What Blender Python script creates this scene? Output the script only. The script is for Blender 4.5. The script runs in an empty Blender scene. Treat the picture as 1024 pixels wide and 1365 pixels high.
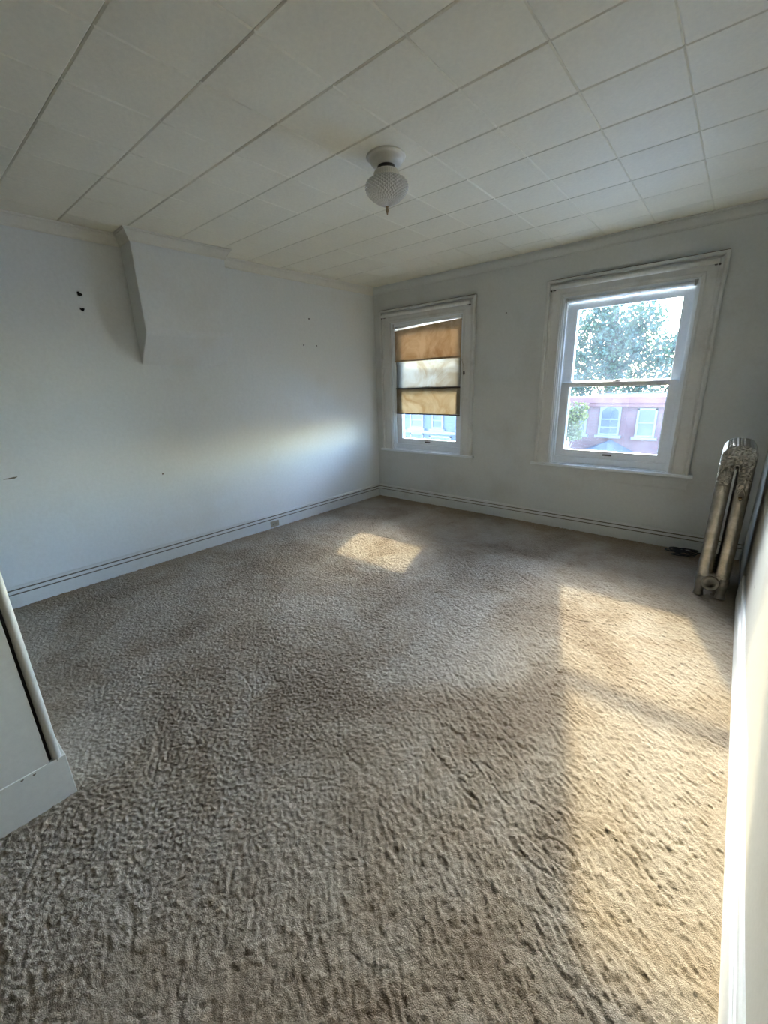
import bpy, bmesh, math, random
import numpy as np
from mathutils import Vector, Matrix
random.seed(7); RNG = np.random.default_rng(11)
C = bpy.context.scene.collection
SC = bpy.context.scene

# ------------------------------------------------------------------ camera, sky, sun, exposure
F_PX, YAW, PITCH, ROLL = 550.2, 0.7015, -0.2979, -0.0324
cam_data = bpy.data.cameras.new('camera'); cam = bpy.data.objects.new('camera', cam_data); C.objects.link(cam)
cam_data.sensor_fit = 'HORIZONTAL'; cam_data.sensor_width = 36.0; cam_data.lens = 36.0 * F_PX / 1024.0
cam_data.clip_start = 0.02; cam_data.clip_end = 400
fwd = Vector((-math.sin(YAW) * math.cos(PITCH), math.cos(YAW) * math.cos(PITCH), math.sin(PITCH)))
rgt = Vector((math.cos(YAW), math.sin(YAW), 0)); upv = rgt.cross(fwd)
c_, s_ = math.cos(ROLL), math.sin(ROLL)
r2 = rgt * c_ + upv * s_; u2 = upv * c_ - rgt * s_
M = Matrix((r2, u2, -fwd)).transposed().to_4x4(); M.translation = Vector((4.171, -4.857, 1.675))
cam.matrix_world = M
SC.camera = cam

SUN_DIR = Vector((0.332, -1.0, -0.585)).normalized()        # the way the light travels
world = bpy.data.worlds.new('world'); SC.world = world; world.use_nodes = True
wn = world.node_tree.nodes; wl = world.node_tree.links
bg = wn['Background']; sky = wn.new('ShaderNodeTexSky'); sky.sky_type = 'NISHITA'; sky.sun_disc = False
sky.sun_elevation = math.asin(-SUN_DIR.z); sky.sun_rotation = math.atan2(-SUN_DIR.x, -SUN_DIR.y)
sky.altitude = 50; sky.air_density = 1.0; sky.dust_density = 1.4; sky.ozone_density = 1.0
tint = wn.new('ShaderNodeMix'); tint.data_type = 'RGBA'; tint.blend_type = 'MULTIPLY'; tint.inputs[0].default_value = 1.0
tint.inputs[7].default_value = (.88, .98, 1.10, 1); wl.new(sky.outputs[0], tint.inputs[6]); wl.new(tint.outputs[2], bg.inputs['Color']); bg.inputs['Strength'].default_value = 1.0
sl = bpy.data.lights.new('sun', 'SUN'); sun = bpy.data.objects.new('sun', sl); C.objects.link(sun)
sl.energy = 1.15; sl.angle = math.radians(1.3); sl.color = (1.0, 0.82, 0.48)
sun.rotation_euler = SUN_DIR.to_track_quat('-Z', 'Y').to_euler(); sun.location = (-6, 20, 14)

SC.view_settings.view_transform = 'Standard'; SC.view_settings.look = 'None'
SC.view_settings.gamma = 1.0; SC.view_settings.use_curve_mapping = False
SC.view_settings.exposure = 3.3
cy = SC.cycles
cy.use_denoising = True; cy.max_bounces = 12; cy.diffuse_bounces = 8; cy.glossy_bounces = 4
cy.transmission_bounces = 8; cy.transparent_max_bounces = 16; cy.sample_clamp_indirect = 8.0
cy.caustics_reflective = False; cy.caustics_refractive = False

# ------------------------------------------------------------------ materials
MATS = {}
class NT:
    def __init__(s, name):
        s.m = bpy.data.materials.new(name); s.m.use_nodes = True; s.t = s.m.node_tree; s.n = s.t.nodes; s.l = s.t.links
        s.b = s.n['Principled BSDF']; s.out = s.n['Material Output']; MATS[name] = s.m
        s.tc = s.n.new('ShaderNodeTexCoord')
    def noise(s, scale, detail=4, rough=.55, vec=None, dist=0.0):
        k = s.n.new('ShaderNodeTexNoise'); k.inputs['Scale'].default_value = scale; k.inputs['Detail'].default_value = detail
        k.inputs['Roughness'].default_value = rough; k.inputs['Distortion'].default_value = dist
        s.l.new(vec or s.tc.outputs['Object'], k.inputs['Vector']); return k.outputs['Fac']
    def ramp(s, fac, stops):
        r = s.n.new('ShaderNodeValToRGB'); e = r.color_ramp.elements
        while len(e) < len(stops): e.new(0.5)
        for k, (p, c) in zip(e, stops): k.position = p; k.color = (*c, 1) if len(c) == 3 else c
        s.l.new(fac, r.inputs['Fac']); return r.outputs['Color']
    def mix(s, fac, a, b, mode='MIX'):
        k = s.n.new('ShaderNodeMix'); k.data_type = 'RGBA'; k.blend_type = mode
        for v, i in ((fac, 0), (a, 6), (b, 7)):
            if hasattr(v, 'is_output') or isinstance(v, bpy.types.NodeSocket): s.l.new(v, k.inputs[i])
            elif i == 0: k.inputs[0].default_value = v
            else: k.inputs[i].default_value = (*v, 1)
        return k.outputs[2]
    def math(s, op, a, b=0.0):
        k = s.n.new('ShaderNodeMath'); k.operation = op
        for i, v in enumerate((a, b)):
            if isinstance(v, bpy.types.NodeSocket): s.l.new(v, k.inputs[i])
            else: k.inputs[i].default_value = v
        return k.outputs[0]
    def bump(s, h, strength=.3, dist=.01):
        k = s.n.new('ShaderNodeBump'); k.inputs['Strength'].default_value = strength; k.inputs['Distance'].default_value = dist
        s.l.new(h, k.inputs['Height']); s.l.new(k.outputs[0], s.b.inputs['Normal']); return k
    def col(s, c):
        if isinstance(c, bpy.types.NodeSocket): s.l.new(c, s.b.inputs['Base Color'])
        else: s.b.inputs['Base Color'].default_value = (*c, 1)
    def set(s, rough=.5, metal=0.0, spec=.5):
        s.b.inputs['Roughness'].default_value = rough; s.b.inputs['Metallic'].default_value = metal
        s.b.inputs['Specular IOR Level'].default_value = spec

def paint(name, c, grime, rough=.55, gscale=1.2, glo=.55, ghi=.8, bump=.12, spec=.3):
    t = NT(name); g = t.ramp(t.noise(gscale, 6, .6), [(glo, (0, 0, 0)), (ghi, (1, 1, 1))])
    f = t.math('MULTIPLY', g, .45); base = t.mix(f, c, grime)
    fine = t.ramp(t.noise(35, 5, .7), [(.35, (.94, .94, .94)), (.65, (1, 1, 1))])
    t.col(t.mix(1.0, base, fine, 'MULTIPLY')); t.set(rough, 0, spec)
    t.bump(t.noise(60, 4, .6), bump, .004); return t.m
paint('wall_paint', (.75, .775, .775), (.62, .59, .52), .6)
paint('backlit_wall_paint', (.62, .64, .63), (.46, .45, .40), .6, 1.6, .5, .75)  # darker than the left wall: its backlit shade is put into the colour
paint('ceiling_tile_paint', (.86, .83, .70), (.66, .63, .54), .6, .7, .5, .8, .2, .2)
paint('trim_paint', (.70, .715, .70), (.52, .49, .42), .38, 3.0, .58, .78, .1, .45)
paint('window_paint', (.78, .82, .85), (.55, .52, .45), .35, 4.0, .6, .8, .08, .45)
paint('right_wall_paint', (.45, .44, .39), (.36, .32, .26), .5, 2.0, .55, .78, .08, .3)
paint('casing_paint', (.67, .675, .655), (.40, .37, .31), .4, 3.5, .55, .75, .1, .45)
paint('closet_paint', (.72, .73, .68), (.50, .45, .36), .4, 2.5, .58, .8, .06, .4)
paint('crown_paint', (.77, .76, .69), (.55, .52, .45), .5, 2.0)
paint('unseen_dark_paint', (.10, .08, .06), (.07, .06, .05), .6)  # invented dark tone for unseen walls, chosen to deepen the shading indoors
paint('slab', (.6, .6, .58), (.5, .5, .48), .8)
paint('house_trim', (.07, .075, .08), (.05, .05, .05), .6)
paint('sheet_metal', (.42, .42, .40), (.25, .24, .2), .4, 9)
def plain(name, c, rough=.5, metal=0.0, var=.15, scale=20):
    t = NT(name); n = t.noise(scale, 4)
    t.col(t.mix(n, tuple(x * (1 - var) for x in c), tuple(min(1, x * (1 + var)) for x in c))); t.set(rough, metal); return t.m
plain('grime', (.17, .145, .11), .9)
plain('black_void', (.012, .011, .010), .9)
plain('hole', (.01, .01, .01), .9)
plain('dark_metal', (.10, .09, .08), .45, .6)
plain('rod_white', (.80, .80, .77), .4)
plain('hem', (.05, .04, .03), .6)
plain('cable_black', (.012, .012, .014), .4)
plain('outlet_ivory', (.36, .315, .235), .4)
plain('lamp_white', (.74, .71, .64), .35)
plain('brass', (.30, .22, .12), .3, .9)
plain('bark', (.10, .075, .055), .9, 0, .4, 6)
plain('slate_roof', (.016, .019, .025), .8, 0, .3, 5)
plain('cornice_red', (.06, .013, .014), .7)
plain('asphalt', (.20, .20, .20), .9, 0, .2, 3)
plain('pale_bounce_ground', (.46, .45, .42), .95, 0, .15, 2)  # pale tone chosen so the ground throws light up to the ceiling
plain('dark_pane', (.006, .011, .016), .5)
plain('chain', (.35, .33, .28), .5)

def leafmat(name, a, b):
    t = NT(name); n = t.noise(1.1, 3)
    c = t.mix(t.ramp(n, [(.35, (0, 0, 0)), (.65, (1, 1, 1))]), a, b)
    t.col(c); t.set(.6)
    tr = t.n.new('ShaderNodeBsdfTranslucent'); t.l.new(c, tr.inputs[0])
    mx = t.n.new('ShaderNodeMixShader'); mx.inputs[0].default_value = .45
    t.l.new(t.b.outputs[0], mx.inputs[1]); t.l.new(tr.outputs[0], mx.inputs[2]); t.l.new(mx.outputs[0], t.out.inputs[0])
leafmat('leaf_green', (.011, .038, .032), (.030, .055, .018))
leafmat('leaf_yellow', (.075, .08, .012), (.03, .042, .012))

t = NT('carpet_pile')
n1 = t.ramp(t.noise(1.3, 5, .6, dist=.6), [(.39, (.20, .145, .097)), (.50, (.305, .246, .182)), (.62, (.375, .33, .275))])
n2 = t.ramp(t.noise(5.0, 5, .65), [(.3, (.80, .77, .73)), (.6, (1, 1, 1))])
n3 = t.ramp(t.noise(160, 3, .7), [(.3, (.72, .70, .68)), (.7, (1.15, 1.15, 1.15))])
sp = t.n.new('ShaderNodeSeparateXYZ'); t.l.new(t.tc.outputs['Object'], sp.inputs[0])     # brown dirt line along the walls
edge = t.math('MAXIMUM', t.ramp(t.math('ADD', sp.outputs[1], t.math('MULTIPLY', t.noise(4, 4), .62)), [(0, (0, 0, 0)), (.02, (.0, .0, .0)), (.17, (1, 1, 1))]), t.ramp(t.math('ADD', sp.outputs[0], t.math('MULTIPLY', t.noise(3, 4), .25)), [(0, (1, 1, 1)), (.10, (.6, .6, .6)), (.30, (0, 0, 0))]))
n1 = t.mix(t.math('MULTIPLY', edge, .8), n1, (.215, .15, .085))
t.col(t.mix(1.0, t.mix(1.0, n1, n2, 'MULTIPLY'), n3, 'MULTIPLY')); t.set(.95, 0, .1)
t.b.inputs['Sheen Tint'].default_value = (1, .88, .72, 1); t.b.inputs['Sheen Weight'].default_value = .6; t.b.inputs['Sheen Roughness'].default_value = .5
t.bump(t.noise(260, 3, .75), 1.0, .007)

t = NT('radiator_cast'); t.col(t.ramp(t.noise(14, 6, .65), [(.3, (.17, .158, .135)), (.5, (.25, .235, .205)), (.7, (.33, .315, .285))])); t.set(.32, .9); t.bump(t.noise(70, 4), .15, .004)
t = NT('radiator_paint')
sep = t.n.new('ShaderNodeSeparateXYZ'); t.l.new(t.tc.outputs['Object'], sep.inputs[0])
c1 = t.ramp(t.noise(14, 6, .65), [(.3, (.17, .158, .135)), (.5, (.25, .235, .205)), (.7, (.33, .315, .285))])
t.col(c1); t.set(.30, .92)
hi = t.ramp(sep.outputs[2], [(0.0, (1, 1, 1)), (.16, (.6, .6, .6)), (.24, (0, 0, 0)), (.80, (0, 0, 0)), (.98, (1, 1, 1))])
vo = t.n.new('ShaderNodeTexVoronoi'); vo.feature = 'SMOOTH_F1'; vo.inputs['Scale'].default_value = 62
dv = t.n.new('ShaderNodeTexNoise'); dv.inputs['Scale'].default_value = 16; t.l.new(t.tc.outputs['Object'], dv.inputs['Vector'])
va = t.n.new('ShaderNodeVectorMath'); va.operation = 'MULTIPLY_ADD'; va.inputs[1].default_value = (.06, .06, .06)
t.l.new(dv.outputs['Color'], va.inputs[0]); t.l.new(t.tc.outputs['Object'], va.inputs[2]); t.l.new(va.outputs[0], vo.inputs['Vector'])
orn = t.math('MULTIPLY', vo.outputs['Distance'], hi)
t.bump(t.math('ADD', orn, t.math('MULTIPLY', t.noise(70, 4), .12)), 1.0, .016)

def sheetmat(name, c, trans, transp, wr=.3):
    t = NT(name); st = t.ramp(t.noise(3.0, 5, .65, dist=1.2), [(.35, (.72, .62, .50)), (.6, (1, 1, 1))])
    cc = t.mix(1.0, c, st, 'MULTIPLY'); t.col(cc); t.set(.8, 0, .1)
    tr = t.n.new('ShaderNodeBsdfTranslucent'); t.l.new(cc, tr.inputs[0])
    mx = t.n.new('ShaderNodeMixShader'); mx.inputs[0].default_value = trans
    t.l.new(t.b.outputs[0], mx.inputs[1]); t.l.new(tr.outputs[0], mx.inputs[2]); o = mx
    if transp:
        tp = t.n.new('ShaderNodeBsdfTransparent'); tp.inputs[0].default_value = (*c, 1); o = t.n.new('ShaderNodeMixShader'); o.inputs[0].default_value = transp
        t.l.new(mx.outputs[0], o.inputs[1]); t.l.new(tp.outputs[0], o.inputs[2])
    t.l.new(o.outputs[0], t.out.inputs[0])
sheetmat('shade_fabric', (.60, .48, .34), .20, 0)
sheetmat('sheer_fabric', (.38, .39, .38), .42, .13)  # upper strip of the sheer, whitened for the bright sky behind it
sheetmat('tan_sheer', (.43, .38, .29), .36, .12)  # lower strip, tan: the darker view behind is put into its colour

t = NT('dirty_glass')                                       # old pane: clear with a thin film for dust, with window bloom painted in
tp = t.n.new('ShaderNodeBsdfTransparent'); tp.inputs[0].default_value = (.93, .96, .97, 1)
tl = t.n.new('ShaderNodeBsdfTranslucent'); tl.inputs[0].default_value = (.72, .86, 1, 1)
gl = t.n.new('ShaderNodeBsdfGlossy'); gl.inputs['Roughness'].default_value = .02
du = t.ramp(t.noise(4.0, 6, .65, dist=.4), [(.3, (.002, .002, .002)), (.75, (.012, .012, .012))])
mx = t.n.new('ShaderNodeMixShader'); t.l.new(du, mx.inputs[0]); t.l.new(tp.outputs[0], mx.inputs[1]); t.l.new(tl.outputs[0], mx.inputs[2])
fr = t.n.new('ShaderNodeFresnel'); fr.inputs[0].default_value = 1.45
m2 = t.n.new('ShaderNodeMixShader'); t.l.new(t.math('MULTIPLY', fr.outputs[0], .8), m2.inputs[0]); t.l.new(mx.outputs[0], m2.inputs[1]); t.l.new(gl.outputs[0], m2.inputs[2])
t.l.new(m2.outputs[0], t.out.inputs[0])

t = NT('cut_glass'); t.b.inputs['Base Color'].default_value = (.95, .95, .92, 1); t.set(.05, 0, 1.0)
t.b.inputs['Transmission Weight'].default_value = .3; t.b.inputs['IOR'].default_value = 1.45

t = NT('brick_wall'); br = t.n.new('ShaderNodeTexBrick')
br.inputs['Color1'].default_value = (.052, .012, .013, 1); br.inputs['Color2'].default_value = (.036, .009, .010, 1); br.inputs['Mortar'].default_value = (.036, .026, .026, 1)
br.inputs['Scale'].default_value = 1.0; br.inputs['Mortar Size'].default_value = .008; br.inputs['Brick Width'].default_value = .22; br.inputs['Row Height'].default_value = .075
mp = t.n.new('ShaderNodeMapping'); mp.inputs['Rotation'].default_value = (math.pi / 2, 0, 0)
t.l.new(t.tc.outputs['Object'], mp.inputs[0]); t.l.new(mp.outputs[0], br.inputs['Vector']); t.col(br.outputs['Color']); t.set(.85)
t = NT('blue_siding'); sp = t.n.new('ShaderNodeSeparateXYZ'); t.l.new(t.tc.outputs['Object'], sp.inputs[0])
saw = t.math('FRACT', t.math('MULTIPLY', sp.outputs[2], 7.0))
t.col(t.mix(t.noise(2, 3), (.012, .022, .045), (.016, .028, .054))); t.bump(saw, .8, .03); t.set(.6)

# ------------------------------------------------------------------ mesh helpers
class MB:
    def __init__(s): s.v = []; s.f = []; s.mi = []; s.sm = []
    def add(s, vs, fs, mi=0, sm=False):
        o = len(s.v); s.v += [tuple(v) for v in vs]
        for f in fs: s.f.append(tuple(o + i for i in f)); s.mi.append(mi); s.sm.append(sm)
        return s
    def box(s, x0, x1, y0, y1, z0, z1, mi=0, bev=0.0):
        x0, x1 = sorted((x0, x1)); y0, y1 = sorted((y0, y1)); z0, z1 = sorted((z0, z1))
        if bev <= 0:
            vs = [(x, y, z) for z in (z0, z1) for y in (y0, y1) for x in (x0, x1)]
            return s.add(vs, [(0, 2, 3, 1), (4, 5, 7, 6), (0, 1, 5, 4), (2, 6, 7, 3), (0, 4, 6, 2), (1, 3, 7, 5)], mi)
        bm = bmesh.new(); bmesh.ops.create_cube(bm, size=1)
        for v in bm.verts: v.co = Vector(((x0 + x1) / 2 + v.co.x * (x1 - x0), (y0 + y1) / 2 + v.co.y * (y1 - y0), (z0 + z1) / 2 + v.co.z * (z1 - z0)))
        bev = min(bev, .45 * min(x1 - x0, y1 - y0, z1 - z0))
        bmesh.ops.bevel(bm, geom=bm.edges[:], offset=bev, segments=2, profile=.6, affect='EDGES')
        bm.verts.index_update(); s.add([v.co for v in bm.verts], [[v.index for v in f.verts] for f in bm.faces], mi); bm.free(); return s
    def sweep(s, prof, path, closed=False, mi=0, mis=None, sm=False):
        """prof: list of (a, b) in the path's (side, up) frame; path: list of (point, side, up)"""
        n = len(prof); vs = []
        for p, a, b in path:
            p, a, b = Vector(p), Vector(a), Vector(b)
            vs += [p + a * q[0] + b * q[1] for q in prof]
        o = len(s.v); s.v += [tuple(v) for v in vs]
        for i in range(len(path) - 1):
            for j in range(n if closed else n - 1):
                k = (j + 1) % n
                s.f.append((o + i * n + j, o + i * n + k, o + (i + 1) * n + k, o + (i + 1) * n + j))
                s.mi.append(mis[j] if mis else mi); s.sm.append(sm)
        if closed:
            s.f.append(tuple(o + j for j in range(n))[::-1]); s.mi.append(mi); s.sm.append(False)
            s.f.append(tuple(o + (len(path) - 1) * n + j for j in range(n))); s.mi.append(mi); s.sm.append(False)
        return s
    def tube(s, pts, r, n=10, mi=0, cap=True):
        pts = [Vector(p) for p in pts]; path = []
        a = None
        for i, p in enumerate(pts):
            d = (pts[min(i + 1, len(pts) - 1)] - pts[max(i - 1, 0)]).normalized()
            if a is None: a = d.orthogonal().normalized()
            a = (a - d * a.dot(d)).normalized(); path.append((p, a, d.cross(a)))
        prof = [(r * math.cos(2 * math.pi * k / n), r * math.sin(2 * math.pi * k / n)) for k in range(n)]
        return s.sweep(prof, path, closed=True, mi=mi, sm=True)
    def lathe(s, prof, n=32, c=(0, 0, 0), axis='z', mi=0, fn=None):
        vs = []; c = Vector(c)
        for i, (r, z) in enumerate(prof):
            for k in range(n):
                a = 2 * math.pi * k / n; rr = fn(r, z, a, i, k) if fn else r
                q = (rr * math.cos(a), rr * math.sin(a), z)
                if axis == 'y': q = (q[0], -q[2], q[1])
                vs.append(c + Vector(q))
        o = len(s.v); s.v += [tuple(v) for v in vs]
        for i in range(len(prof) - 1):
            for k in range(n):
                k2 = (k + 1) % n; s.f.append((o + i * n + k, o + i * n + k2, o + (i + 1) * n + k2, o + (i + 1) * n + k)); s.mi.append(mi); s.sm.append(fn is None)
        s.f.append(tuple(o + k for k in range(n))[::-1]); s.f.append(tuple(o + (len(prof) - 1) * n + k for k in range(n)))
        s.mi += [mi, mi]; s.sm += [False, False]
        return s
    def build(s, name, mats, parent=None, fix=True):
        me = bpy.data.meshes.new(name); me.from_pydata(s.v, [], s.f)
        for m in ([mats] if isinstance(mats, str) else mats): me.materials.append(MATS[m])
        me.polygons.foreach_set('material_index', s.mi); me.polygons.foreach_set('use_smooth', s.sm)
        if fix:
            bm = bmesh.new(); bm.from_mesh(me); bmesh.ops.recalc_face_normals(bm, faces=bm.faces); bm.to_mesh(me); bm.free()
        me.update(); return link(name, me, parent)
def link(name, me, parent=None):
    o = bpy.data.objects.new(name, me); C.objects.link(o)
    if parent: o.parent = parent
    return o
def empty(name, loc=(0, 0, 0), rz=0.0):
    o = bpy.data.objects.new(name, None); o.empty_display_size = .1; C.objects.link(o); o.location = loc; o.rotation_euler.z = rz; return o
def tag(o, label=None, cat=None, group=None, kind=None):
    for k, v in (('label', label), ('category', cat), ('group', group), ('kind', kind)):
        if v: o[k] = v
    return o
def struct(o): o['kind'] = 'structure'; return o
def smooth_noise(shape, sig):
    a = RNG.standard_normal(shape); fy = np.fft.fftfreq(shape[0])[:, None]; fx = np.fft.fftfreq(shape[1])[None, :]
    sy, sx = sig if isinstance(sig, tuple) else (sig, sig)
    a = np.fft.ifft2(np.fft.fft2(a) * np.exp(-2 * math.pi ** 2 * ((fy * sy) ** 2 + (fx * sx) ** 2))).real
    return a / a.std()
def grid_mesh(name, P, mat, parent=None, smooth=True, keep=None):
    ny, nx, _ = P.shape; me = bpy.data.meshes.new(name)
    idx = np.arange(ny * nx).reshape(ny, nx)
    q = np.stack([idx[:-1, :-1], idx[:-1, 1:], idx[1:, 1:], idx[1:, :-1]], -1).reshape(-1, 4)
    P = P.reshape(-1, 3)
    if keep is not None:
        q = q[keep(P[q].mean(1))]; used = np.unique(q); new = np.zeros(len(P), int); new[used] = np.arange(len(used)); q = new[q]; P = P[used]
    me.vertices.add(len(P)); me.vertices.foreach_set('co', P.reshape(-1).astype(np.float32))
    me.loops.add(q.size); me.loops.foreach_set('vertex_index', q.reshape(-1).astype(np.int32))
    me.polygons.add(len(q)); me.polygons.foreach_set('loop_start', (np.arange(len(q)) * 4).astype(np.int32))
    me.materials.append(MATS[mat]); me.update(calc_edges=True)
    if smooth: me.polygons.foreach_set('use_smooth', np.ones(len(q), bool))
    return link(name, me, parent)

# ------------------------------------------------------------------ the room shell
H, W, REAR = 2.9606, 4.4316, -6.3
LROT = math.radians(-2.2717)                                # the left wall is a little out of square
WIN = [('window_1', .865, .985), ('window_2', 3.175, 1.0)]
HW, ZB, ZT = .575, .755, 2.487                              # half width, bottom and top of the wall openings

struct(MB().box(-.6, W + .3, REAR - .3, .3, -.25, -.012).build('floor', 'slab'))

m = MB()                                                    # window wall with two openings
xs = [-.35]
for _, cx, sc in WIN: xs += [cx - HW * sc, cx + HW * sc]
xs.append(W + .3)
for i in range(0, 6, 2): m.box(xs[i], xs[i + 1], 0, .26, -.2, 3.2)
for i in (1, 3): m.box(xs[i], xs[i + 1], 0, .26, -.2, ZB); m.box(xs[i], xs[i + 1], 0, .26, ZT, 3.2)
wall_back = struct(m.build('wall_back', 'backlit_wall_paint'))

def wavy_wall(name, mat, L, amp, face, thick, flip):
    """plaster wall running along -y from 0 to -L, face at x = face, uneven by a few mm"""
    ny, nz = int(L / .05), 62
    y = np.linspace(.0, -L, ny); z = np.linspace(-.05, 3.05, nz)
    Y, Z = np.meshgrid(y, z, indexing='ij')
    X = face + amp * smooth_noise((ny, nz), 7) * np.clip(-Y / .5, 0, 1)
    P = np.stack([X, Y, Z], -1); o = grid_mesh(name, P, mat)
    bm = bmesh.new(); bm.from_mesh(o.data)
    back = MB().box(face + thick * .25, face + thick, -L, .0, -.05, 3.05)
    vs = [bm.verts.new(v) for v in back.v]
    for f in back.f: bm.faces.new([vs[i] for i in f])
    bmesh.ops.recalc_face_normals(bm, faces=bm.faces); bm.to_mesh(o.data); bm.free()
    return struct(o)
wall_left = wavy_wall('wall_left', 'wall_paint', 6.3, .0022, 0.0, -.2, False); wall_left.rotation_euler.z = LROT
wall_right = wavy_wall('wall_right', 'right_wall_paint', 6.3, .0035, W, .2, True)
struct(MB().box(-.6, W + .3, REAR - .2, REAR, -.1, 3.1).build('wall_rear', 'unseen_dark_paint'))

# ceiling: 16 inch fibre tiles, each its own piece with bevelled edges
ceiling = struct(MB().box(-.6, W + .3, REAR - .2, .28, H + .012, H + .2).build('ceiling', 'slab'))
TS, TX, TY = .4066, 2.137, -3.189
tile_cache = {}
def tile_mesh(w, d):
    key = (round(w, 3), round(d, 3))
    if key not in tile_cache:
        b, th = .0065, .012; a, c = w / 2 - .0001, d / 2 - .0010
        vs = [(sx * a, sy * c, th) for sy in (-1, 1) for sx in (-1, 1)] + [(sx * a, sy * c, b * .8) for sy in (-1, 1) for sx in (-1, 1)] + [(sx * (a - b), sy * (c - b), 0) for sy in (-1, 1) for sx in (-1, 1)]
        fs = [(8, 10, 11, 9)] + [(o + i, o + j, o + 4 + j, o + 4 + i) for o in (0, 4) for i, j in ((0, 1), (1, 3), (3, 2), (2, 0))]
        me = bpy.data.meshes.new('ceiling_tile'); me.from_pydata(vs, [], fs); me.materials.append(MATS['ceiling_tile_paint'])
        bm = bmesh.new(); bm.from_mesh(me); bmesh.ops.recalc_face_normals(bm, faces=bm.faces)
        for f in bm.faces:
            if len(f.verts) == 4 and abs(f.normal.z) > .95 and f.normal.z > 0: f.normal_flip()
        bm.to_mesh(me); bm.free(); tile_cache[key] = me
    return tile_cache[key]
for j in range(-6, 6):
    for i in range(-8, 8):
        x0, x1 = TX + j * TS, TX + (j + 1) * TS; y0, y1 = TY + i * TS, TY + (i + 1) * TS
        lx = -.0397 * -((y0 + y1) / 2) ; x0 = max(x0, min(0, lx) - .01); x1 = min(x1, W + .01); y1 = min(y1, .01); y0 = max(y0, REAR)
        if x1 - x0 < .03 or y1 - y0 < .03: continue
        o = link('ceiling_tile', tile_mesh(x1 - x0, y1 - y0), ceiling)
        o.location = ((x0 + x1) / 2, (y0 + y1) / 2, H + random.uniform(-.0008, .0008))

# crown mould (profile: out from the wall, down from the ceiling)
CROWN = [(0, -.088), (.006, -.088), (.010, -.082), (.010, -.074), (.014, -.066), (.020, -.050), (.030, -.034), (.042, -.022), (.046, -.020), (.046, -.013), (.054, -.010), (.056, -.004), (.054, 0)]
def run(prof, p0, p1, side, mats, name, parent=None, mis=None, z=0.0, m0=0.0, m1=0.0):
    """extrude a profile (out, up) from p0 to p1; m0/m1: how far the ends mitre per unit of projection"""
    p0, p1, side = Vector((*p0, z)), Vector((*p1, z)), Vector((*side, 0)); d = (p1 - p0).normalized()
    m = MB(); n = len(prof); m.v = [tuple(p0 + side * a + Vector((0, 0, b)) + d * a * m0) for a, b in prof] + [tuple(p1 + side * a + Vector((0, 0, b)) - d * a * m1) for a, b in prof]
    for j in range(n - 1): m.f.append((j, j + 1, n + j + 1, n + j)); m.mi.append(mis[j] if mis else 0); m.sm.append(False)
    m.f += [tuple(range(n))[::-1], tuple(range(n, 2 * n))]; m.mi += [0, 0]; m.sm += [False, False]
    return m.build(name, mats, parent)
CH0, CH1, CHD = -3.165, -2.335, .235                         # chimney breast on the left wall, in wall coordinates
o = struct(run(CROWN, (0, CH1), (0, 0), (1, 0), 'crown_paint', 'trim_1', z=H, m1=1)); o.rotation_euler.z = LROT
o = struct(run(CROWN, (0, -6.2), (0, CH0), (1, 0), 'crown_paint', 'trim_2', z=H)); o.rotation_euler.z = LROT
struct(run(CROWN, (0, 0), (W, 0), (0, -1), 'backlit_wall_paint', 'trim_3', z=H, m0=1, m1=1))
struct(run(CROWN, (W, 0), (W, -6.2), (-1, 0), 'crown_paint', 'trim_4', z=H, m0=1))

# baseboards: board, two dirty grooves, moulded cap
BASE = [(0, .186), (.010, .186), (.014, .180), (.014, .160), (.006, .158), (.006, .153), (.019, .151), (.021, .140), (.021, .124), (.012, .122), (.012, .117), (.023, .115), (.023, -.01)]
BMI = [0, 0, 0, 1, 1, 1, 0, 0, 1, 1, 1, 0]
o = struct(run(BASE, (0, -4.66), (0, 0), (1, 0), ['trim_paint', 'grime'], 'baseboard_left', mis=BMI, m1=1)); o.rotation_euler.z = LROT
struct(run(BASE, (0, 0), (W, 0), (0, -1), ['trim_paint', 'grime'], 'baseboard_back', mis=BMI, m0=1, m1=1))
BASER = [(0, .21), (.012, .21), (.018, .200), (.018, .172), (.014, .170), (.014, .166), (.022, .164), (.022, .148), (.018, .146), (.018, .142), (.026, .140), (.028, .134), (.028, -.01)]
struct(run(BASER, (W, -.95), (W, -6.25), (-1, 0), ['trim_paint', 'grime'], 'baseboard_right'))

# chimney breast: hangs from the ceiling, its foot slopes back into the wall
ch = struct(empty('wall_chimney', (0, 0, 0), LROT))
tag(ch, 'white plastered chimney breast hanging high on the left wall with a sloping foot')
zb, zf, zf2 = 1.925, 2.195, 2.165
prof = [(-.02, H + .005), (CHD, H + .005), (CHD, zf + .02), (CHD - .004, zf - .01), (CHD - .02, zf - .035), (-.02, zb - .02)]
m = MB(); n = len(prof); m.v = [(a, CH0, b) for a, b in prof] + [(a, CH1, b) for a, b in prof]
m.f = [(j, (j + 1) % n, n + (j + 1) % n, n + j) for j in range(n)] + [tuple(range(n))[::-1], tuple(range(n, 2 * n))]
m.mi = [0] * len(m.f); m.sm = [False] * len(m.f); o = m.build('breast_body', 'wall_paint', ch)
mod = o.modifiers.new('soft', 'BEVEL'); mod.width = .008; mod.segments = 2
run(CROWN, (CHD, CH0), (CHD, CH1), (1, 0), 'crown_paint', 'crown_moulding', ch, z=H, m0=-1, m1=-1)
run(CROWN, (0, CH0), (CHD, CH0), (0, -1), 'crown_paint', 'crown_moulding', ch, z=H, m1=-1)
run(CROWN, (CHD, CH1), (0, CH1), (0, 1), 'crown_paint', 'crown_moulding', ch, z=H, m0=-1)

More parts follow.
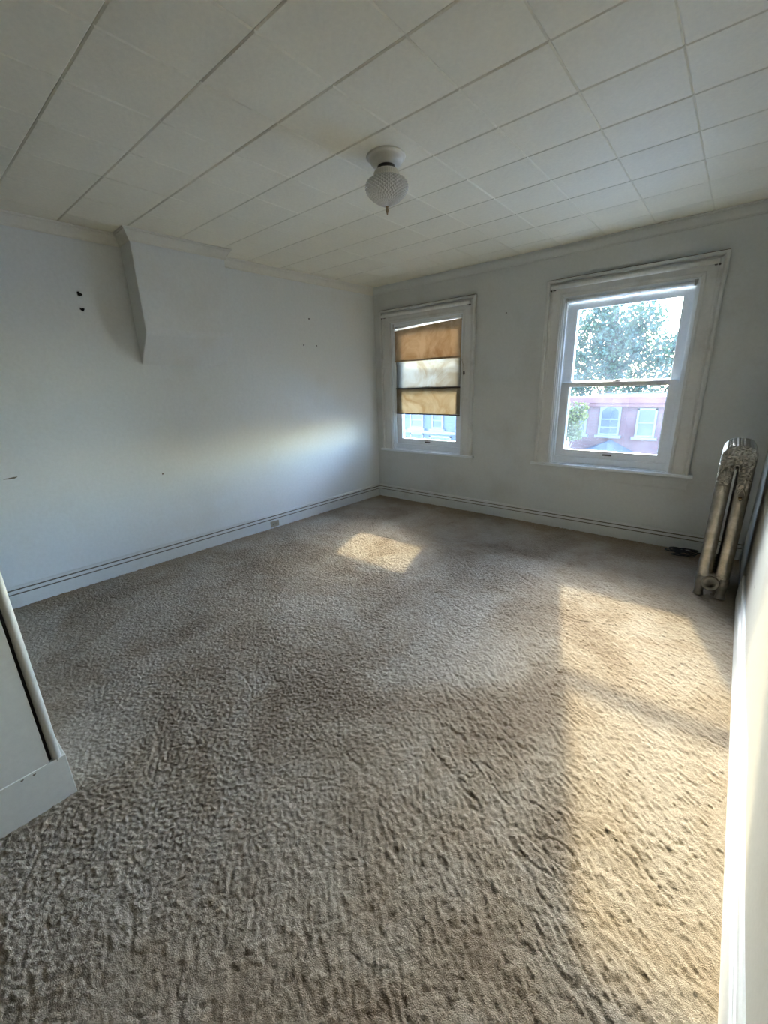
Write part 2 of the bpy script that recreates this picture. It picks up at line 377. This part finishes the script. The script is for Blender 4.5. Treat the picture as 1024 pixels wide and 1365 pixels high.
# closet partition on the near left, only its end shows
PX = 2.204
struct(MB().box(-.35, PX - .016, REAR + .01, -4.712, -.05, H + .01).build('wall_closet', 'unseen_dark_paint'))
closet = [o for o in C.objects if o.name == 'wall_closet'][0]
MB().box(PX - .015, PX - .001, REAR + .01, -4.746, .208, H + .005, bev=.003).build('end_panel', 'closet_paint', closet)
MB().box(PX - .0158, PX - .013, -4.7465, -4.735, .2, H + .005).build('dark_gap', 'black_void', closet)
MB().tube([(PX - .012, -4.719, .2), (PX - .012, -4.719, 1.5), (PX - .012, -4.719, H + .004)], .0165, 14).build('corner_bead', 'closet_paint', closet)
struct(MB().box(PX - .014, PX + .004, REAR + .02, -4.691, -.01, .212, bev=.002).box(-.18, PX - .015, -4.711, -4.692, -.01, .212, bev=.002).build('baseboard_closet', 'closet_paint'))

# small holes and scuffs on the walls
def hole(parent, y, z, r, x=.0, ax='x', mat='hole', name='nail_hole', sx=1.0, rot=0.0):
    m = MB(); n = 10; vs = []
    for d in (-.004, .0035):
        for k in range(n):
            a = 2 * math.pi * k / n; rr = r * (1 + .25 * math.sin(3 * a + y * 9)); u, w = rr * math.cos(a) * sx, rr * math.sin(a)
            u, w = u * math.cos(rot) - w * math.sin(rot), u * math.sin(rot) + w * math.cos(rot)
            vs.append((x + d, y + u, z + w) if ax == 'x' else (y + u, x - d, z + w))
    m.add(vs, [tuple(range(n)), tuple(range(n, 2 * n))] + [(k, (k + 1) % n, n + (k + 1) % n, n + k) for k in range(n)])
    return m.build(name, mat, parent)
hole(wall_left, -3.541, 2.468, .014, .002, sx=1.3, rot=-.7); hole(wall_left, -3.545, 2.352, .012, .002, sx=1.3)
for y, z in ((-1.171, 2.481), (-1.284, 2.176), (-1.084, 2.176)): hole(wall_left, y, z, .007, .002)
hole(wall_left, -4.29, 1.062, .006, .0025, mat='grime', name='scuff_mark', sx=7, rot=.06)
hole(wall_left, -3.17, .90, .006, .0025, mat='grime', name='scuff_mark', sx=1.5, rot=.9)
for y, z in ((-4.80, .200), (-4.838, .204)): hole([o for o in C.objects if o.name == 'baseboard_closet'][0], y, z, .0032, PX + .0028, mat='grime', name='paint_chip', sx=1.6)
hole(wall_back, 1.978, 2.416, .007, 0, 'y')
hole(wall_right, -1.75, .42, .008, W + .001, mat='grime', name='scuff_mark', sx=6, rot=1.0)

# ------------------------------------------------------------------ carpet
def carpet():
    dx = .0050
    x = np.arange(-.15, W - .010, dx)
    y = np.concatenate([np.arange(-5.45, -.010, dx), [-.010]]); yb = np.arange(REAR + .02, -5.455, .05)
    Y, X = np.meshgrid(y, x, indexing='ij'); sh = X.shape
    FY = np.fft.fftfreq(sh[0])[:, None]; FX = np.fft.fftfreq(sh[1])[None, :]
    def aniso(su, sv, deg):
        th = math.radians(deg); fu = FX * math.cos(th) + FY * math.sin(th); fv = -FX * math.sin(th) + FY * math.cos(th)
        a = np.fft.ifft2(np.fft.fft2(RNG.standard_normal(sh)) * np.exp(-2 * math.pi ** 2 * ((fu * su) ** 2 + (fv * sv) ** 2))).real; return a / a.std()
    lo = smooth_noise(sh, 60); mid = smooth_noise(sh, 22)
    comb = np.clip((X - 2.7) / 1.0, .08, .75); tuft = (1 - comb) * (.75 * smooth_noise(sh, .42) + .75 * smooth_noise(sh, .72)) + comb * (.5 * smooth_noise(sh, .42) + .95 * aniso(1.9, .72, -42)); clump = smooth_noise(sh, 1.5); lump = smooth_noise(sh, 3.4)
    k = 1 / (1 + np.exp(-3 * smooth_noise(sh, 40)))            # the pile parts one way here, another there
    c1 = k * aniso(22, 4.2, -40) + (1 - k) * aniso(12, 5, -15)
    c2 = k * aniso(9, 2.4, -42) + (1 - k) * aniso(7, 2.4, -70)
    crack = np.exp(-(c1 / .10) ** 2) * np.clip(mid * .8 + .35, 0, 1) + .15 * np.exp(-(c2 / .12) ** 2) * np.clip(smooth_noise(sh, 14) * .7 + .35, 0, 1)
    Z = .006 + .0021 * np.clip(tuft, -1.5, 2.2) + .0005 * clump + .0004 * lump - .0052 * crack + .0010 * lo
    edge = np.minimum.reduce([np.clip((W - .010 - X) / .03, 0, 1), np.clip(-Y / .03, 0, 1)])
    Z = np.clip(Z, .0012, .014) * (.4 + .6 * edge)
    P = np.stack([X + .0014 * smooth_noise(sh, .7) * edge, Y + .0014 * smooth_noise(sh, .7) * edge, Z], -1)
    Yb, Xb = np.meshgrid(yb, x, indexing='ij'); Pb = np.stack([Xb, Yb, np.full_like(Xb, .004)], -1)
    P = np.concatenate([Pb, P], 0)
    def keep(c): return (c[:, 0] > .0397 * c[:, 1] + .006) & ~((c[:, 0] < PX - .006) & (c[:, 1] < -4.704))
    return grid_mesh('carpet', P, 'carpet_pile', keep=keep)
tag(carpet(), 'worn tan shag carpet covering the whole floor, patchy and cracked in the pile', 'carpet', kind='stuff')

# ------------------------------------------------------------------ windows
CASE = [(0, 0), (0, .016), (.012, .018), (.014, .024), (.022, .026), (.030, .024), (.034, .020), (.105, .020), (.112, .024), (.122, .024), (.128, .020), (.132, .016), (.138, .016), (.141, .038), (.148, .044), (.160, .044), (.166, .040), (.170, .032), (.170, 0)]
def window(name, cx, sc):
    """casing and sashes; x measured from the centre, y into the wall"""
    w = struct(empty(name, (cx, 0, 0))); w.scale = (1, 1, 1)
    h = HW * sc
    def case(p0, p1, out, m0, m1, nm):                       # mitred casing, profile grows outwards
        p0, p1, out = Vector(p0), Vector(p1), Vector(out); d = (p1 - p0).normalized(); m = MB(); n = len(CASE)
        for p, k in ((p0, -m0), (p1, m1)):
            m.v += [tuple(p + out * a + Vector((0, -b, 0)) + d * a * k) for a, b in CASE]
        for j in range(n - 1): m.f.append((j, j + 1, n + j + 1, n + j)); m.mi.append(0); m.sm.append(False)
        m.f += [tuple(range(n))[::-1], tuple(range(n, 2 * n))]; m.mi += [0, 0]; m.sm += [False, False]
        return m.build(nm, 'casing_paint', w)
    case((-h, 0, ZB + .005), (-h, 0, ZT), (-1, 0, 0), 0, 1, 'side_casing')
    case((h, 0, ZB + .005), (h, 0, ZT), (1, 0, 0), 0, 1, 'side_casing')
    case((-h, 0, ZT), (h, 0, ZT), (0, 0, 1), 1, 1, 'head_casing')
    MB().box(-h - .205, h + .205, -.052, .0, ZB - .022, ZB + .006, bev=.005).box(-h + .001, h - .001, -.002, .075, ZB - .02, ZB + .016).build('stool', 'window_paint', w)
    MB().box(-h - .17, h + .17, -.007, -.0, ZB - .145, ZB - .022, bev=.003).build('apron', 'backlit_wall_paint', w)
    MB().box(-h - .168, h + .168, -.036, .0, ZT + .1695, ZT + .1740).build('top_edge_strip', 'grime', w)  # thin dark strip along the outer top edge of the head casing
    # jamb linings, stops, outer frame
    m = MB()
    for s in (-1, 1):
        m.box(s * h, s * (h - .016), .0, .26, ZB, ZT); m.box(s * (h - .015), s * (h - .036), .022, .062, ZB + .015, ZT - .016, bev=.004)
        m.box(s * (h - .015), s * (h - .030), .106, .112, ZB + .015, ZT - .016); m.box(s * (h - .015), s * (h - .045), .162, .2, ZB, ZT - .016)
    m.box(-h + .016, h - .016, .0, .26, ZT - .016, ZT); m.box(-h + .036, h - .036, .022, .1, ZT - .05, ZT - .015, bev=.004)
    m.build('jamb', 'window_paint', w)
    MB().box(-h + .02, h - .02, .03, .066, ZB + .015, ZB + .088, bev=.006).box(-h + .016, h - .016, .066, .30, ZB - .02, ZB + .05).build('inner_sill', 'window_paint', w)
    gx = .456 * sc                                           # glass half width
    def sash(nm, y0, y1, z0, z1, g0, g1, xo):
        m = MB(); e = h - .020
        for s in (-1, 1): m.box(s * e, s * gx, y0, y1, z0, z1, bev=.004)
        m.box(-gx - .002, gx + .002, y0, y1, z0, g0, bev=.004); m.box(-gx - .002, gx + .002, y0, y1, g1, z1, bev=.004)
        yc = (y0 + y1) / 2
        for s in (-1, 1): m.box(s * gx, s * (gx - .007), yc + .003, y1 - .004, g0, g1)   # glazing bead
        o = m.build(nm, 'window_paint', w)
        MB().box(-gx - .01, gx + .01, yc - .002, yc + .002, g0 - .01, g1 + .01).build('glass_pane', 'dirty_glass', o)
        return o
    up = sash('upper_sash', .114, .156, 1.60, ZT - .045, 1.655, 2.366, 0)
    lo = sash('lower_sash', .067, .106, ZB + .06, 1.640, .918, 1.590, 0)
    MB().box(-.035, .035, .062, .1, 1.640, 1.647, bev=.002).lathe([(.0, 0), (.016, 0), (.016, .01), (.0, .012)], 12, (0, .082, 1.646)).box(-.008, .03, .07, .084, 1.652, 1.660, bev=.003).build('sash_lock', 'dark_metal', lo)
    m = MB(); m.box(-.045, .045, .058, .066, .872, .886, bev=.003); m.box(-.04, .04, .045, .06, .884, .890, bev=.002); m.build('sash_lift', 'dark_metal', lo)
    return w
for a in WIN: window(*a)

# curtain rods on the head casings
def curtain_rod(cx, sc, label):
    r = empty('curtain_rod', (cx, -.02, 2.576)); L = .685 * sc
    m = MB(); m.sweep([(.0195 * math.cos(a), .0195 * math.sin(a)) for a in np.linspace(0, 2 * math.pi, 15)[:-1]], [((-L, -.050, 0), (0, .7, 0), (0, 0, 1)), ((L, -.050, 0), (0, .7, 0), (0, 0, 1))], closed=True, sm=True)
    for s in (-1, 1): m.box(s * L, s * (L - .01), -.055, -.01, -.015, .015, bev=.003)
    m.build('rod', 'rod_white', r)
    for s in (-1, 1): MB().box(s * (L - .012), s * (L - .032), -.046, .002, -.022, .012, bev=.003).lathe([(.0, .0), (.009, .0), (.009, .012), (.0, .014)], 10, (s * (L + .004), -.03, -.022), 'y').build('bracket', 'dark_metal', r)
    return tag(r, label, 'curtain rod', 'curtain rods over the windows')
curtain_rod(.865, .985, 'flat white curtain rod on the head casing above the tan roller shade')
curtain_rod(3.175, 1.0, 'flat white curtain rod on the head casing of the window without a shade')

# bare roller in the right window, shades in the left one
r = empty('shade_roller', (3.175, 0, 2.448))
MB().tube([(-.53, .0, 0), (0, .0, 0), (.53, .0, 0)], .0135, 14).build('roller', 'rod_white', r)
for s in (-1, 1): MB().box(s * .531, s * .548, -.016, .016, -.024, .024, bev=.003).lathe([(.0, -.0), (.006, 0), (.006, .01), (0, .01)], 10, (s * .54, -.016, 0), 'y').build('bracket', 'sheet_metal', r)
tag(r, 'bare white shade roller without cloth at the top of the right window', 'shade roller')

def cloth(name, mat, x0, x1, zt, zb, y, parent, sag=0.0, tilt=0.0, wav=.006, edge=0.0, th=.0012):
    nx, nz = 30, 30; P = np.zeros((nz, nx, 3))
    nzf = smooth_noise((nz, nx), (9, 5))
    for a in range(nz):
        for b in range(nx):
            u, v = b / (nx - 1), a / (nz - 1); pinch = edge * math.sin(math.pi * min(1, v * 1.0)) * (1 - 2 * u)
            P[a, b] = (x0 + (x1 - x0) * u + pinch, y + wav * math.sin(u * 7 + v * 3) * .5 + wav * .5 * nzf[a, b] * min(1, 4 * v), zt + (zb - zt) * v + tilt * (u - .5) * (1 - v) - sag * (u * (1 - u) * 4) * v)
    o = grid_mesh(name, P, mat, parent); so = o.modifiers.new('thick', 'SOLIDIFY'); so.thickness = th; return o
rs = empty('roller_shade', (.865, 0, 2.44))
MB().tube([(-.53, .035, -.02), (0, .035, .006), (.53, .035, .032)], .014, 14).build('roller', 'rod_white', rs)
for s in (-1, 1): MB().box(s * .533, s * .548, .015, .055, -.03, .05, bev=.003).build('bracket', 'sheet_metal', rs)
cloth('shade_cloth', 'shade_fabric', -.545, .545, -.03, -.452, .030, rs, 0.0, .05, .010, .016)
MB().box(-.546, .546, .026, .036, -.462, -.446, bev=.003).build('hem_bar', 'shade_fabric', rs)
tag(rs, 'opaque tan roller shade pulled a quarter down the left window', 'roller shade')
MB().tube([(.555, .015, -.44), (.575, -.03, -.50), (.61, -.04, -.58), (.612, -.042, -.63)], .003, 6).build('pull_cord', 'chain', rs)
MB().lathe([(.002, .0), (.010, -.008), (.012, -.04), (.004, -.055)], 10, (.612, -.042, -.62)).build('cord_tassel', 'dark_metal', rs)
sh = empty('sheer_panel', (.865, 0, 1.27))
cloth('sheer_cloth', 'sheer_fabric', -.545, .548, .74, .35, .050, sh, .0, 0, .004, 0)
cloth('lower_cloth', 'tan_sheer', -.545, .548, .349, .006, .050, sh, .004, 0, .004, 0)
MB().tube([(-.548, .046, .352), (0, .046, .350), (.55, .046, .350)], .0075, 8).build('cross_bar', 'hem', sh)
MB().tube([(-.546, .047, .006), (-.2, .046, .001), (.1, .045, .000), (.548, .046, -.006)], .0085, 8).build('hem_bar', 'hem', sh)
tag(sh, 'thin cream sheer panel with two dark bars hanging below the tan roller shade', 'sheer shade')

# ------------------------------------------------------------------ ceiling lamp
LX, LY = 2.340, -2.567
lp = empty('ceiling_lamp', (LX, LY, H)); tag(lp, 'white ceiling lamp with a diamond cut glass globe and dark finial', 'ceiling lamp')
MB().lathe([(.0, .0), (.112, .0), (.116, -.005), (.113, -.011), (.104, -.013), (.098, -.016), (.096, -.026), (.088, -.040), (.074, -.050), (.0, -.052)], 40).build('canopy', 'lamp_white', lp)
MB().lathe([(.0, -.04), (.052, -.045), (.050, -.078), (.0, -.08)], 28).build('neck', 'dark_metal', lp)
MB().lathe([(.045, -.070), (.066, -.074), (.073, -.084), (.076, -.104), (.079, -.108), (.079, -.113), (.060, -.114), (.056, -.08)], 72, fn=lambda r, z, a, i, k: r * (1 + (.03 * (k % 2) if i in (1, 2, 3) else 0))).build('fitter', 'lamp_white', lp)
def diamond_globe(n=30, rows=17):
    m = MB(); R_ = []
    for i in range(rows + 1):
        v = i / rows; R_.append((float(np.interp(v, [0, .05, .12, .25, .4, .55, .7, .82, .92, 1.0], [.074, .094, .113, .122, .121, .110, .088, .064, .036, .012])), -.112 - v * .142))
    def P(i, k2): r, z = R_[i]; a = math.pi * k2 / n; return Vector((r * math.cos(a), r * math.sin(a), z))     # k2 in half steps
    for i in range(rows + 1):
        for k in range(n):
            k2 = 2 * k + i % 2
            up_, dn = P(max(i - 1, 0), k2), P(min(i + 1, rows), k2); l, r = P(i, k2 - 1), P(i, k2 + 1)
            c = (up_ + dn + l + r) / 4; c = c + Vector((c.x, c.y, (c.z + .18) * .5)).normalized() * R_[i][0] * .085
            m.add([up_, l, dn, r, c], [(0, 1, 4), (1, 2, 4), (2, 3, 4), (3, 0, 4)])
    return m
diamond_globe().build('globe', 'cut_glass', lp)
MB().lathe([(.0, -.235), (.012, -.240), (.015, -.252), (.006, -.258), (.009, -.266), (.011, -.274), (.006, -.284), (.003, -.296), (.0, -.298)], 14).build('finial', 'brass', lp)
MB().lathe([(.0, -.08), (.016, -.09), (.018, -.12), (.030, -.15), (.032, -.18), (.018, -.205), (.0, -.21)], 16).build('bulb', 'lamp_white', lp)

# ------------------------------------------------------------------ radiator
RX, RY0, PITCHR, NSEC, RT, RB = 4.240, -1.02, .074, 7, 1.170, .072
rad = empty('radiator', (RX, RY0, .010)); tag(rad, 'tall silver painted cast iron radiator standing by the right wall', 'radiator')
def section_mesh(extra):
    n, K = 72, 18
    def stad(hw, z0, z1, pw):                                # rounded rectangle outline by angle
        pts = []
        for k in range(n):
            a = 2 * math.pi * k / n; ca, sa = math.cos(a), math.sin(a)
            pts.append((math.copysign(abs(ca) ** pw, ca) * hw, sa))
        return pts
    # outer outline (arched top with shoulders) and slot outline
    def outer(u):
        hw, zc, hz = .101, (RT + RB) / 2, (RT - RB) / 2; return hw, zc, hz
    m = MB(); vs = []
    def rr(u, hw, z0, z1, rad_):
        """point at fraction u (0..1) round a rounded rectangle, counted so both outlines keep step"""
        sides = [(0, .42), (.42, .5), (.5, .92), (.92, 1.0)]
        if u < .42: t_ = u / .42; x, z = hw, z0 + (z1 - z0) * t_
        elif u < .5: t_ = (u - .42) / .08; x, z = hw * (1 - 2 * t_), z1
        elif u < .92: t_ = (u - .5) / .42; x, z = -hw, z1 + (z0 - z1) * t_
        else: t_ = (u - .92) / .08; x, z = -hw + 2 * hw * t_, z0
        # round the corners
        dx, dzt, dzb = hw - abs(x), z1 - z, z - z0; dz = min(dzt, dzb)
        if dz < rad_ and dx < rad_:
            ex, ez = rad_ - dx, rad_ - dz; L = max(ex, ez); nn = math.hypot(ex, ez)
            if nn > 0: f = L / nn; ex *= f; ez *= f
            x = math.copysign(hw - rad_ + ex, x); z = (z1 - rad_ + ez) if dzt < dzb else (z0 + rad_ - ez)
        return x, z
    us = []
    for i in range(30): us.append(.42 * i / 30)
    for i in range(10): us.append(.42 + .08 * i / 10)
    for i in range(30): us.append(.5 + .42 * i / 30)
    for i in range(10): us.append(.92 + .08 * i / 10)
    n = len(us)
    for u in us:
        ox, oz = rr(u, .101, RB, RT, .055)
        if oz > RT - .055: oz += .016 * max(0, 1 - (ox / .09) ** 2) * ((oz - RT + .055) / .055)
        sx, szz = rr(u, .011, .205, 1.035, .011)
        for k in range(K):
            ph = 2 * math.pi * k / K; s = .5 - .5 * math.cos(ph); d = .034 * math.sin(ph)
            sgn = math.copysign(abs(math.sin(ph)) ** .85, math.sin(ph)); vs.append((sx + (ox - sx) * s, -.031 * sgn, szz + (oz - szz) * s))
    for i in range(n):
        for k in range(K):
            i2, k2 = (i + 1) % n, (k + 1) % K; m.f.append((i * K + k, i * K + k2, i2 * K + k2, i2 * K + k)); m.mi.append(0); m.sm.append(True)
    m.v = [tuple(v) for v in vs]
    return m
sec_mesh = None
for i in range(NSEC):
    if sec_mesh is None:
        o = section_mesh(False).build('radiator_section', 'radiator_paint', rad); sec_mesh = o.data
    else: o = link('radiator_section', sec_mesh, rad)
    o.location = (0, i * PITCHR, 0)
for zc in (.124, 1.098):                                     # nipples joining the sections
    MB().tube([(0, -.0, zc), (0, .2, zc), (0, (NSEC - 1) * PITCHR, zc)], .034, 16).build('connecting_pipe', 'radiator_cast', rad)
MB().lathe([(.0, .028), (.056, .028), (.060, .034), (.058, .042), (.050, .045), (.047, .039), (.034, .039), (.028, .046), (.012, .049), (.010, .056), (.0, .057)], 32, (-.008, 0, .124), 'y').build('end_plug', 'radiator_cast', rad)
m = MB(); pts = []
for k in range(13): a = math.pi * k / 12; pts.append((.015 * math.cos(a), -.026, 1.030 + .017 * math.sin(a)))
m.tube([(.015, -.026, 1.0)] + pts + [(-.015, -.026, 1.0)], .005, 8); m.build('slot_rim', 'radiator_cast', rad)
MB().tube([(0, -.012, 1.012), (0, .2, 1.012), (0, (NSEC - 1) * PITCHR, 1.012)], .007, 8).build('tie_rod', 'radiator_cast', rad)
m = MB(); n = 20; loop = []                                  # teardrop valve recess on the right column
for k in range(n):
    a = 2 * math.pi * k / n; loop.append((.0215 * math.sin(a) * (1 - .55 * max(0, math.cos(a))), .045 * math.cos(a)))
m.tube([(.056 + x, -.031, .835 + z) for x, z in loop + loop[:2]], .0045, 8)
m.build('air_vent_rim', 'radiator_cast', rad)
MB().add([(.056 + x, -.0315, .835 + z) for x, z in loop] + [(.056 + x * .9, -.0285, .835 + z * .9) for x, z in loop], [tuple(range(n)), tuple(range(n, 2 * n))] + [(k, (k + 1) % n, n + (k + 1) % n, n + k) for k in range(n)]).build('air_vent', 'dark_metal', rad)
MB().lathe([(.0, .030), (.012, .030), (.009, .04), (.0, .042)], 12, (.054, 0, .812), 'y').build('vent_plug', 'brass', rad)
for i in (0, NSEC - 1):
    for s in (-1, 1):
        m = MB(); path = []
        for q, r in ((.17, .038), (.11, .040), (.07, .034), (.04, .029), (.015, .034), (.006, .036)):
            path.append((q, r))
        m.lathe([(0, .17)] + [(r, q) for q, r in path] + [(0, .006)], 16, (s * .068, i * PITCHR, 0)); m.build('foot', 'radiator_cast', rad)

# black cable coiled on the carpet behind the radiator
m = MB(); pts = []
for k in range(150):
    a = k * .21; r = .075 + .025 * math.sin(k * .37); pts.append((3.99 + r * math.cos(a) * 1.25 + .012 * math.sin(k * .11), -.245 + r * math.sin(a) * .8, .034 + .0004 * k + .012 * math.sin(a * 1.3 + 1)))
pts += [(4.12 + .02 * k, -.22 + .02 * math.sin(k * .8), .07 - .008 * k) for k in range(7)]
tag(m.tube(pts, .006, 7).build('cable', 'cable_black'), 'black cable lying in a loose coil on the carpet behind the radiator', 'cable')

# wall outlet in the left baseboard
ou = empty('wall_outlet', (0, 0, 0), LROT); tag(ou, 'ivory duplex outlet set sideways in the left baseboard', 'outlet')
MB().box(.022, .030, -2.045, -1.925, .020, .095, bev=.004).build('cover_plate', 'outlet_ivory', ou)
for y in (-2.010, -1.960):
    o = MB().box(.028, .0325, y - .017, y + .017, .040, .075, bev=.003).build('socket', 'outlet_ivory', ou)
    MB().box(.031, .033, y - .009, y + .009, .050, .053).box(.031, .033, y - .009, y + .009, .062, .065).build('slot', 'hole', o)
MB().lathe([(.0, -.033), (.0035, -.033), (.0035, -.028), (.0, -.028)], 8, (0, 0, 0)).build('screw', 'dark_metal', ou).matrix_local = Matrix.Translation((0, -1.985, .0575)) @ Matrix.Rotation(-math.pi / 2, 4, 'Y')

# ------------------------------------------------------------------ outside: street, houses, trees
GZ = -3.8
struct(MB().box(-70, 70, .6, 90, GZ - .3, GZ).build('ground', 'pale_bounce_ground'))
struct(MB().box(-70, 70, 4.5, 11.5, GZ, GZ + .03).build('street', 'asphalt'))

def house_window(parent, x0, x1, z0, z1, y, arch=False, rails=1):
    m = MB(); f = .09
    m.box(x0, x0 + f, y - .06, y + .02, z0, z1); m.box(x1 - f, x1, y - .06, y + .02, z0, z1); m.box(x0, x1, y - .06, y + .02, z1 - f, z1); m.box(x0 + f, x1 - f, y - .06, y + .02, z0, z0 + f)
    if arch:                                                 # white infill corners leave an arched top light
        xc, r, zt = (x0 + x1) / 2, (x1 - x0) / 2 - f, z1 - f
        for s in (-1, 1):
            pts = [(xc + s * r, zt)] + [(xc + s * r * math.cos(a), zt - r * .8 + r * .8 * math.sin(a)) for a in np.linspace(0, math.pi / 2, 7)]
            vs = [(x, y - .05, z) for x, z in pts] + [(x, y, z) for x, z in pts]; n = len(pts)
            m.add(vs, [tuple(range(n)), tuple(range(n, 2 * n))] + [(k, (k + 1) % n, n + (k + 1) % n, n + k) for k in range(n)])
    for k in range(rails):
        z = z0 + (z1 - z0) * (k + 1) / (rails + 1) * (1 if rails == 1 else .8); m.box(x0 + f, x1 - f, y - .05, y + .02, z - .025, z + .025)
    m.box(x0 - .12, x1 + .12, y - .14, y + .02, z0 - .12, z0)
    o = m.build('window', 'house_trim', parent)
    MB().box(x0 + f * .5, x1 - f * .5, y - .02, y + .0, z0 + .03, z1 - .03).build('pane', 'dark_pane', o); return o
bh = empty('brick_house', (0, 18, GZ)); tag(bh, 'red brick house across the street seen through the right window', 'house')
def at_house(o): o.location = -Vector(bh.location); return o
P = dict(parent=None)
hb = MB().box(-2.3, 6.5, 18, 26, GZ, .58).build('brick_wall', 'brick_wall', bh); at_house(hb)
at_house(MB().box(-2.5, 6.7, 17.72, 18.05, .50, .82, bev=.04).box(-2.45, 6.65, 17.85, 18.05, .36, .5).build('cornice', 'cornice_red', bh))
at_house(MB().box(-2.4, 6.6, 17.9, 26.1, .60, .76).build('flat_roof', 'slate_roof', bh))
for a in ((-.98, -.06, -1.02, .42, True, 2), (.62, 1.42, -1.04, .28, False, 1), (-2.05, -1.55, -1.0, .28, False, 1), (2.5, 3.3, -1.04, .28, False, 1)):
    at_house(house_window(bh, a[0], a[1], a[2], a[3], 17.99, a[4], a[5]))
m = MB(); ax, az = -.35, -1.22; m.add([(ax, 17.9, az), (-2.35, 18, -2.15), (1.25, 18, -2.05), (1.25, 15.6, -2.35), (-2.35, 15.6, -2.35), (ax, 17.2, az)], [(0, 1, 4, 5), (5, 4, 3), (0, 5, 3, 2), (1, 2, 3, 4), (0, 2, 1)])
at_house(m.build('porch_roof', 'slate_roof', bh))
for x in (-2.1, 1.0): at_house(MB().box(x - .1, x + .1, 15.8, 16.0, GZ, -2.33).build('porch_post', 'house_trim', bh))

bl = empty('blue_house', (-9, 14, GZ)); tag(bl, 'blue sided house with white windows seen through the left window', 'house')
def at_blue(o): o.location = -Vector(bl.location); return o
at_blue(MB().box(-17, -4.2, 14, 22, GZ, .75).build('siding_wall', 'blue_siding', bl))
for x0, x1, z0, z1 in ((-9.62, -8.75, -.62, .25), (-9.62, -8.75, -1.72, -.88), (-8.2, -7.5, -.62, .25), (-8.35, -7.0, -1.9, -.98), (-6.7, -5.6, -1.9, -.98), (-6.6, -5.8, -.6, .25), (-11.4, -10.5, -.62, .25)):
    at_blue(house_window(bl, x0, x1, z0, z1, 13.98))
at_blue(MB().box(-17, -4.1, 13.9, 14.05, -.88, -.74).build('band_board', 'house_trim', bl))
m = MB(); m.add([(-17.3, 13.6, .7), (-3.9, 13.6, .7), (-3.9, 22.4, .7), (-17.3, 22.4, .7), (-17.3, 18, 2.6), (-3.9, 18, 2.6)], [(0, 1, 5, 4), (2, 3, 4, 5), (0, 4, 3), (1, 2, 5), (0, 3, 2, 1)]); at_blue(m.build('roof', 'slate_roof', bl))

def tree(name, x, y, blobs, nleaf, leaf, size, label, trunk_r=.22):
    r = empty(name, (x, y, GZ)); tag(r, label, 'tree', 'trees beyond the windows')
    top = max(b[2] for b in blobs) - GZ; m = MB()
    m.tube([(0, 0, -.1), (.05, 0, top * .35), (-.05, .05, top * .65), (0, 0, top * .95)], trunk_r, 8); m.build('trunk', 'bark', r)
    for k, b in enumerate(blobs):
        e = Vector((b[0] - x, b[1] - y, b[2] - GZ)); s0 = Vector((0, 0, max(1.5, e.z * .55)))
        MB().tube([s0, s0.lerp(e, .5) + Vector((0, 0, .25)), e], trunk_r * .3, 6).build('branch', 'bark', r)
    wts = np.array([b[3] ** 2 for b in blobs]); wts = wts / wts.sum(); pick = RNG.choice(len(blobs), nleaf, p=wts)
    B = np.array(blobs)[pick]; d = RNG.standard_normal((nleaf, 3)); d /= np.linalg.norm(d, axis=1)[:, None]
    rad_ = B[:, 3] * (RNG.random(nleaf) ** .45); c = B[:, :3] - np.array([x, y, GZ]) + d * rad_[:, None]
    a = RNG.standard_normal((nleaf, 3)); a /= np.linalg.norm(a, axis=1)[:, None]; b = np.cross(a, RNG.standard_normal((nleaf, 3))); b /= np.linalg.norm(b, axis=1)[:, None]
    s = size * (.6 + .8 * RNG.random(nleaf))[:, None]; V = np.stack([c - a * s, c + b * s * .55, c + a * s, c - b * s * .55], 1).reshape(-1, 3)
    me = bpy.data.meshes.new('foliage'); q = np.arange(nleaf * 4)
    me.vertices.add(len(V)); me.vertices.foreach_set('co', V.reshape(-1).astype(np.float32)); me.loops.add(len(q)); me.loops.foreach_set('vertex_index', q.astype(np.int32))
    me.polygons.add(nleaf); me.polygons.foreach_set('loop_start', (np.arange(nleaf) * 4).astype(np.int32)); me.materials.append(MATS[leaf]); me.update(calc_edges=True)
    o = link('foliage', me, r); o['kind'] = 'stuff'; return r
tree('leafy_tree', -3.0, 28, [(-4.4, 28, 2.4, 1.7), (-3.0, 28, 4.8, 1.8), (-4.6, 28, 5.2, 1.5), (-1.4, 28, 3.6, 1.7), (-1.2, 28, 5.4, 1.3), (.2, 28, 2.6, 1.5), (1.1, 28, 3.7, 1.0), (1.7, 28, 2.3, .9), (-4.8, 28, .9, 1.3), (-1.0, 28, .9, 1.2), (1.0, 28, .8, 1.2), (2.4, 28, .9, 1.0), (-2.9, 28, 3.4, 1.7), (-2.4, 28, 1.8, 1.5), (-5.8, 28, 3.5, 1.6), (-3.6, 28, 6.6, 1.1)], 22000, 'leaf_green', .12, 'tall green tree rising behind the red brick house')
tree('leafy_tree', -1.7, 15.5, [(-1.38, 15.5, .38, .34), (-1.45, 15.5, -.15, .42), (-1.15, 15.5, .12, .26), (-1.6, 15.5, -.65, .48), (-1.08, 15.5, .48, .17), (-1.3, 15.5, -.75, .30), (-1.75, 15.5, .1, .5)], 1500, 'leaf_yellow', .075, 'small yellow green tree in front of the left end of the brick house', .05)
tree('leafy_tree', -8.0, 27, [(-14, 27, 4.6, 2.2), (-11.5, 27, 5.8, 2.4), (-16.5, 27, 6.5, 2.2), (-9.0, 27, 4.5, 1.8), (-13, 27, 7.2, 1.8)], 4500, 'leaf_green', .2, 'broad tree behind the blue house, dim through the sheer panel')
